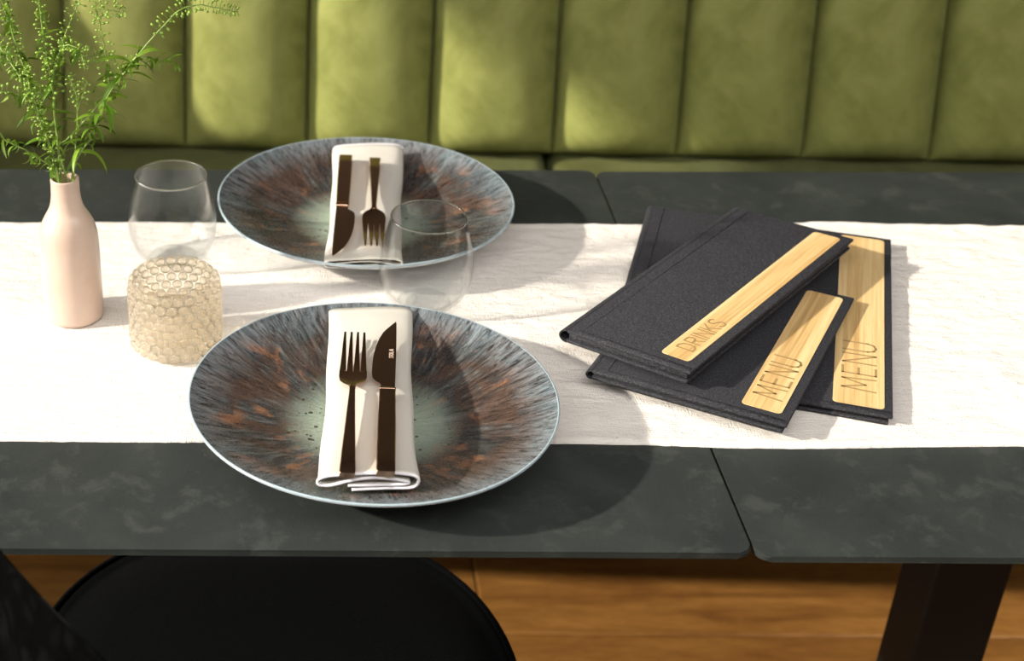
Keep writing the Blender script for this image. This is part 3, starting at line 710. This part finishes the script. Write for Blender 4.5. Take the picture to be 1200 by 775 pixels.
ST = {
'S1':[(-0.1874,1.2380,0.1378),(-0.1874,1.2363,0.1683),(-0.1883,1.2347,0.2171),(-0.1886,1.2330,0.2411),(-0.1920,1.2313,0.2721),(-0.1933,1.2297,0.3097),(-0.1931,1.2280,0.3283)],
'S8':[(-0.1880,1.2360,0.2337),(-0.1754,1.2327,0.2754),(-0.1600,1.2293,0.3098),(-0.1552,1.2260,0.3253)],
'S10':[(-0.1879,1.2350,0.2232),(-0.2039,1.2300,0.2268),(-0.2177,1.2250,0.2280),(-0.2282,1.2200,0.2324),(-0.2358,1.2150,0.2359)],
'S11':[(-0.1874,1.2330,0.2372),(-0.1826,1.2290,0.2579),(-0.1740,1.2250,0.2715),(-0.1649,1.2210,0.2722),(-0.1592,1.2170,0.2655),(-0.1572,1.2130,0.2550)],
'S11b':[(-0.1741,1.2250,0.2715),(-0.1626,1.2303,0.2616),(-0.1509,1.2357,0.2578),(-0.1366,1.2410,0.2560)],
'S2':[(-0.1926,1.2420,0.1359),(-0.1951,1.2470,0.1635),(-0.2033,1.2520,0.1939),(-0.2142,1.2570,0.2355),(-0.2234,1.2620,0.2685),(-0.2301,1.2670,0.2933),(-0.2343,1.2720,0.3119)],
'S2b':[(-0.2039,1.2522,0.1953),(-0.2206,1.2583,0.2327),(-0.2347,1.2717,0.2479),(-0.2447,1.2850,0.2602)],
'S3':[(-0.1837,1.2450,0.1362),(-0.1888,1.2480,0.1680),(-0.1803,1.2510,0.1765),(-0.1606,1.2540,0.1971),(-0.1369,1.2570,0.2254),(-0.1137,1.2600,0.2539),(-0.0948,1.2630,0.2742),(-0.0785,1.2660,0.2891),(-0.0611,1.2690,0.2918),(-0.0423,1.2720,0.2870),(-0.0300,1.2750,0.2837)],
'S12':[(-0.1180,1.2595,0.2495),(-0.1042,1.2667,0.2451),(-0.0936,1.2733,0.2402),(-0.0858,1.2790,0.2351)],
'S5':[(-0.1781,1.2380,0.1403),(-0.1698,1.2330,0.1674),(-0.1578,1.2280,0.1858),(-0.1503,1.2230,0.2047),(-0.1382,1.2180,0.2317),(-0.1231,1.2130,0.2535),(-0.1127,1.2080,0.2689)],
'S9':[(-0.1380,1.2180,0.2320),(-0.1387,1.2220,0.2508),(-0.1411,1.2250,0.2707),(-0.1436,1.2250,0.2908),(-0.1464,1.2250,0.3054),(-0.1468,1.2250,0.3221)],
'S13':[(-0.1437,1.2260,0.2912),(-0.1389,1.2260,0.3022),(-0.1283,1.2260,0.3007),(-0.1199,1.2260,0.3007)],
'S4':[(-0.1776,1.2440,0.1338),(-0.1744,1.2475,0.1652),(-0.1709,1.2520,0.2007),(-0.1717,1.2555,0.2172),(-0.1777,1.2600,0.2320)],
'S4b':[(-0.1707,1.2520,0.2016),(-0.1643,1.2520,0.2195),(-0.1607,1.2520,0.2297)],
'S6':[(-0.1899,1.2370,0.1400),(-0.1956,1.2310,0.1593),(-0.2033,1.2260,0.1681),(-0.2109,1.2210,0.1768),(-0.2213,1.2160,0.1854),(-0.2288,1.2110,0.1924),(-0.2342,1.2060,0.2056)],
'S7':[(-0.1888,1.2360,0.1410),(-0.1925,1.2290,0.1698),(-0.1972,1.2240,0.1996),(-0.2024,1.2160,0.2209),(-0.2035,1.2120,0.2379),(-0.2056,1.2080,0.2584)]}
def sprig(label, main, stems, seed):
    # stems: (key, r0, r1, leaves (t0,t1,n,kinds), pods (t0,t1,n))
    rnd = random.Random(seed)
    base = Vector(ST[main][0]); root_end = Vector((VX+(base.x-VX)*.3, VY+(base.y-VY)*.3, .075))
    t = empty('green_sprig', (base.x, base.y, TZ), 0, label, 'plant', 'green sprigs in the pink vase'); org = Vector((base.x, base.y, 0))
    sb = bmesh.new(); pb = bmesh.new(); npod = 0
    for key, r0, r1, lv, pd in stems:
        P = V3(ST[key])
        if key == main: P = [root_end]+P
        path = catmull(P, 8); n = len(path)
        for i in range(n):
            if i > 10: path[i] = path[i]+Vector((fnoise(i*.3, seed), fnoise(i*.3, seed+7), fnoise(i*.3, seed+3)))*.0007
        path = [p-org for p in path]
        tube(sb, path, [r0+(r1-r0)*i/(n-1) for i in range(n)], 6)
        if lv:
            t0, t1, nl, kinds = lv
            nl = int(nl*2.2)
            for i in range(nl):
                q, d = at(path, t0+(t1-t0)*(i+rnd.random()*.8)/nl); kd = rnd.choice(kinds)
                o = link('leaf', LEAF[kd], None, t, q); s = rnd.uniform(.7, 1.3)
                o.scale = (s, s, s); o.rotation_euler = (rnd.uniform(-.6, .6), rnd.uniform(-.9, .5), rnd.uniform(0, 2*PI))
        if pd:
            t0, t1, np_ = pd
            np_ = int(np_*1.5)
            for i in range(np_):
                f = (i+rnd.random()*.5)/np_; q, d = at(path, t0+(t1-t0)*f)
                a = i*2.4+rnd.random(); side = d.cross(Vector((math.cos(a), math.sin(a), .3))).normalized()
                e = q+side*rnd.uniform(.0035, .0075)*(1-.45*f)+Vector((0,0,.0012)); mid = (q+e)/2+Vector((0,0,.0007))
                tube(pb, [q, mid, e], .00022, 4)
                bb = bmesh.new(); bmesh.ops.create_icosphere(bb, subdivisions=1, radius=1)
                rr = rnd.uniform(.0013, .0021)*(1-.35*f)
                merge(pb, bb, Matrix.Translation(e+side*rr) @ side.to_track_quat('Z', 'Y').to_matrix().to_4x4() @ Matrix.Diagonal((rr, rr*.65, rr*1.15, 1)))
                npod += 1
    obj('stem', sb, M['stem'], t)
    if npod: tag(obj('seed_pods', pb, M['pod'], t), kind='stuff')
    else: pb.free()
    return t
sprig('tallest upright leafy sprig in the middle of the vase', 'S1', [('S1', .0014, .0006, (.30, .95, 22, (0, 0, 2, 3)), (.45, 1, 60)), ('S8', .0008, .0004, (0, .4, 4, (2,)), (.15, 1, 34)), ('S10', .0008, .0004, (.1, .8, 5, (2, 3)), (.1, 1, 16)), ('S11', .0007, .0004, (.1, .8, 5, (2, 3)), (.1, 1, 34)), ('S11b', .0005, .0003, None, (.2, 1, 16))], 11)
sprig('bushy pale-podded sprig leaning to the far left', 'S2', [('S2', .0012, .0006, (.35, .9, 22, (0, 2, 3)), (.35, 1, 70)), ('S2b', .0009, .0005, (.1, .8, 10, (2, 3)), (.1, 1, 48))], 12)
sprig('longest pale sprig arching far to the right over the bench', 'S3', [('S3', .0010, .0005, (.30, .58, 12, (0, 2, 3)), (.60, 1, 44)), ('S12', .0005, .0003, (.2, 1, 6, (2, 2, 0)), None)], 13)
sprig('leafy sprig leaning right with drooping narrow leaves and a podded tip', 'S5', [('S5', .0011, .0005, (.30, .98, 34, (0, 1, 2, 0)), (.8, 1, 8)), ('S9', .0006, .0004, (.1, .4, 3, (2,)), (.1, 1, 30)), ('S13', .0004, .0003, None, (.1, 1, 16))], 14)
sprig('thin short straight sprig with round pods at its tip', 'S4', [('S4', .0008, .0004, (.2, .6, 4, (2, 0)), (.68, 1, 16)), ('S4b', .0004, .0003, None, (.1, 1, 10))], 15)
sprig('low curly-leaved sprig drooping left over the dark table', 'S6', [('S6', .0008, .0005, (.25, 1, 11, (3, 2, 0, 3)), None)], 16)
sprig('upright sprig just left of the middle with clustered green pods', 'S7', [('S7', .0010, .0005, (.25, .95, 16, (0, 2, 3)), (.2, 1, 56))], 17)

# ---------------------------------------------------------------- chair tucked under the table, turned slightly
def make_chair():
    cx, cy = 0.0, 1.03
    t = empty('dining_chair', (cx, cy, 0), 0, 'black upholstered chair tucked under the front of the left table', 'chair')
    zt = TZ-.27; a, b, p = .230, .245, 2.3
    def outline(s, n=72):
        out = []
        for k in range(n):
            th = 2*PI*k/n; c, si = math.cos(th), math.sin(th)
            out.append((a*s*math.copysign(abs(c)**(2/p), c), min(b*s*math.copysign(abs(si)**(2/p), si), .222)))
        return out
    bm = bmesh.new(); rings = []
    for s, z in ((.70, zt-.085), (.90, zt-.085), (.96, zt-.075), (1.0, zt-.050), (1.0, zt-.020), (.985, zt-.004), (.965, zt), (.945, zt-.003), (.90, zt+.002), (.7, zt+.007), (.4, zt+.009)):
        rings.append([bm.verts.new((x, y, z)) for x, y in outline(s)])
    for r0, r1 in zip(rings, rings[1:]):
        for k in range(72): bm.faces.new((r0[k], r0[(k+1)%72], r1[(k+1)%72], r1[k]))
    bm.faces.new(rings[0][::-1]); bm.faces.new(rings[-1]); obj('seat', bm, M['chair'], t)
    bm = bmesh.new(); pts = [(x, y, zt-.001) for x, y in outline(.986)]; tube(bm, pts+[pts[0]], .0035, 6, False); obj('piping', bm, M['chair'], t)
    bm = bmesh.new()   # wrapped backrest around the lower left side
    A0, A1, n = math.radians(222), math.radians(285), 30; inner, outer = [], []
    rows = 12
    def g(th, v, off):
        f = (th-A0)/(A1-A0); dg = 222+63*f; top = .150 - .0043*max(0, dg-234) - .0003*max(0, dg-234)**1.3 - .05*max(0, (.12-f)/.12)**1.5
        z = zt-.06+(TZ+top-(zt-.06))*v; r = .285+.045*v+off
        return (r*math.cos(th), r*math.sin(th), z)
    G = [[bm.verts.new(g(A0+(A1-A0)*i/n, j/rows, 0)) for i in range(n+1)] for j in range(rows+1)]
    for j in range(rows):
        for i in range(n): bm.faces.new((G[j][i], G[j][i+1], G[j+1][i+1], G[j+1][i]))
    bmesh.ops.solidify(bm, geom=bm.faces[:], thickness=.032); bmesh.ops.recalc_face_normals(bm, faces=bm.faces[:])
    o = obj('backrest', bm, M['chair'], t); md = o.modifiers.new('s', 'SUBSURF'); md.levels = 1; md.render_levels = 1
    for x, y, dx, dy in ((-.15, -.15, -.05, -.06), (.15, -.15, .05, -.06), (-.15, .15, -.05, .04), (.15, .15, .05, .04)):
        bm = bmesh.new(); tube(bm, [(x+dx, y+dy, 0), (x, y, zt-.086)], [.009, .014], 12); obj('leg', bm, M['iron'], t)
make_chair()
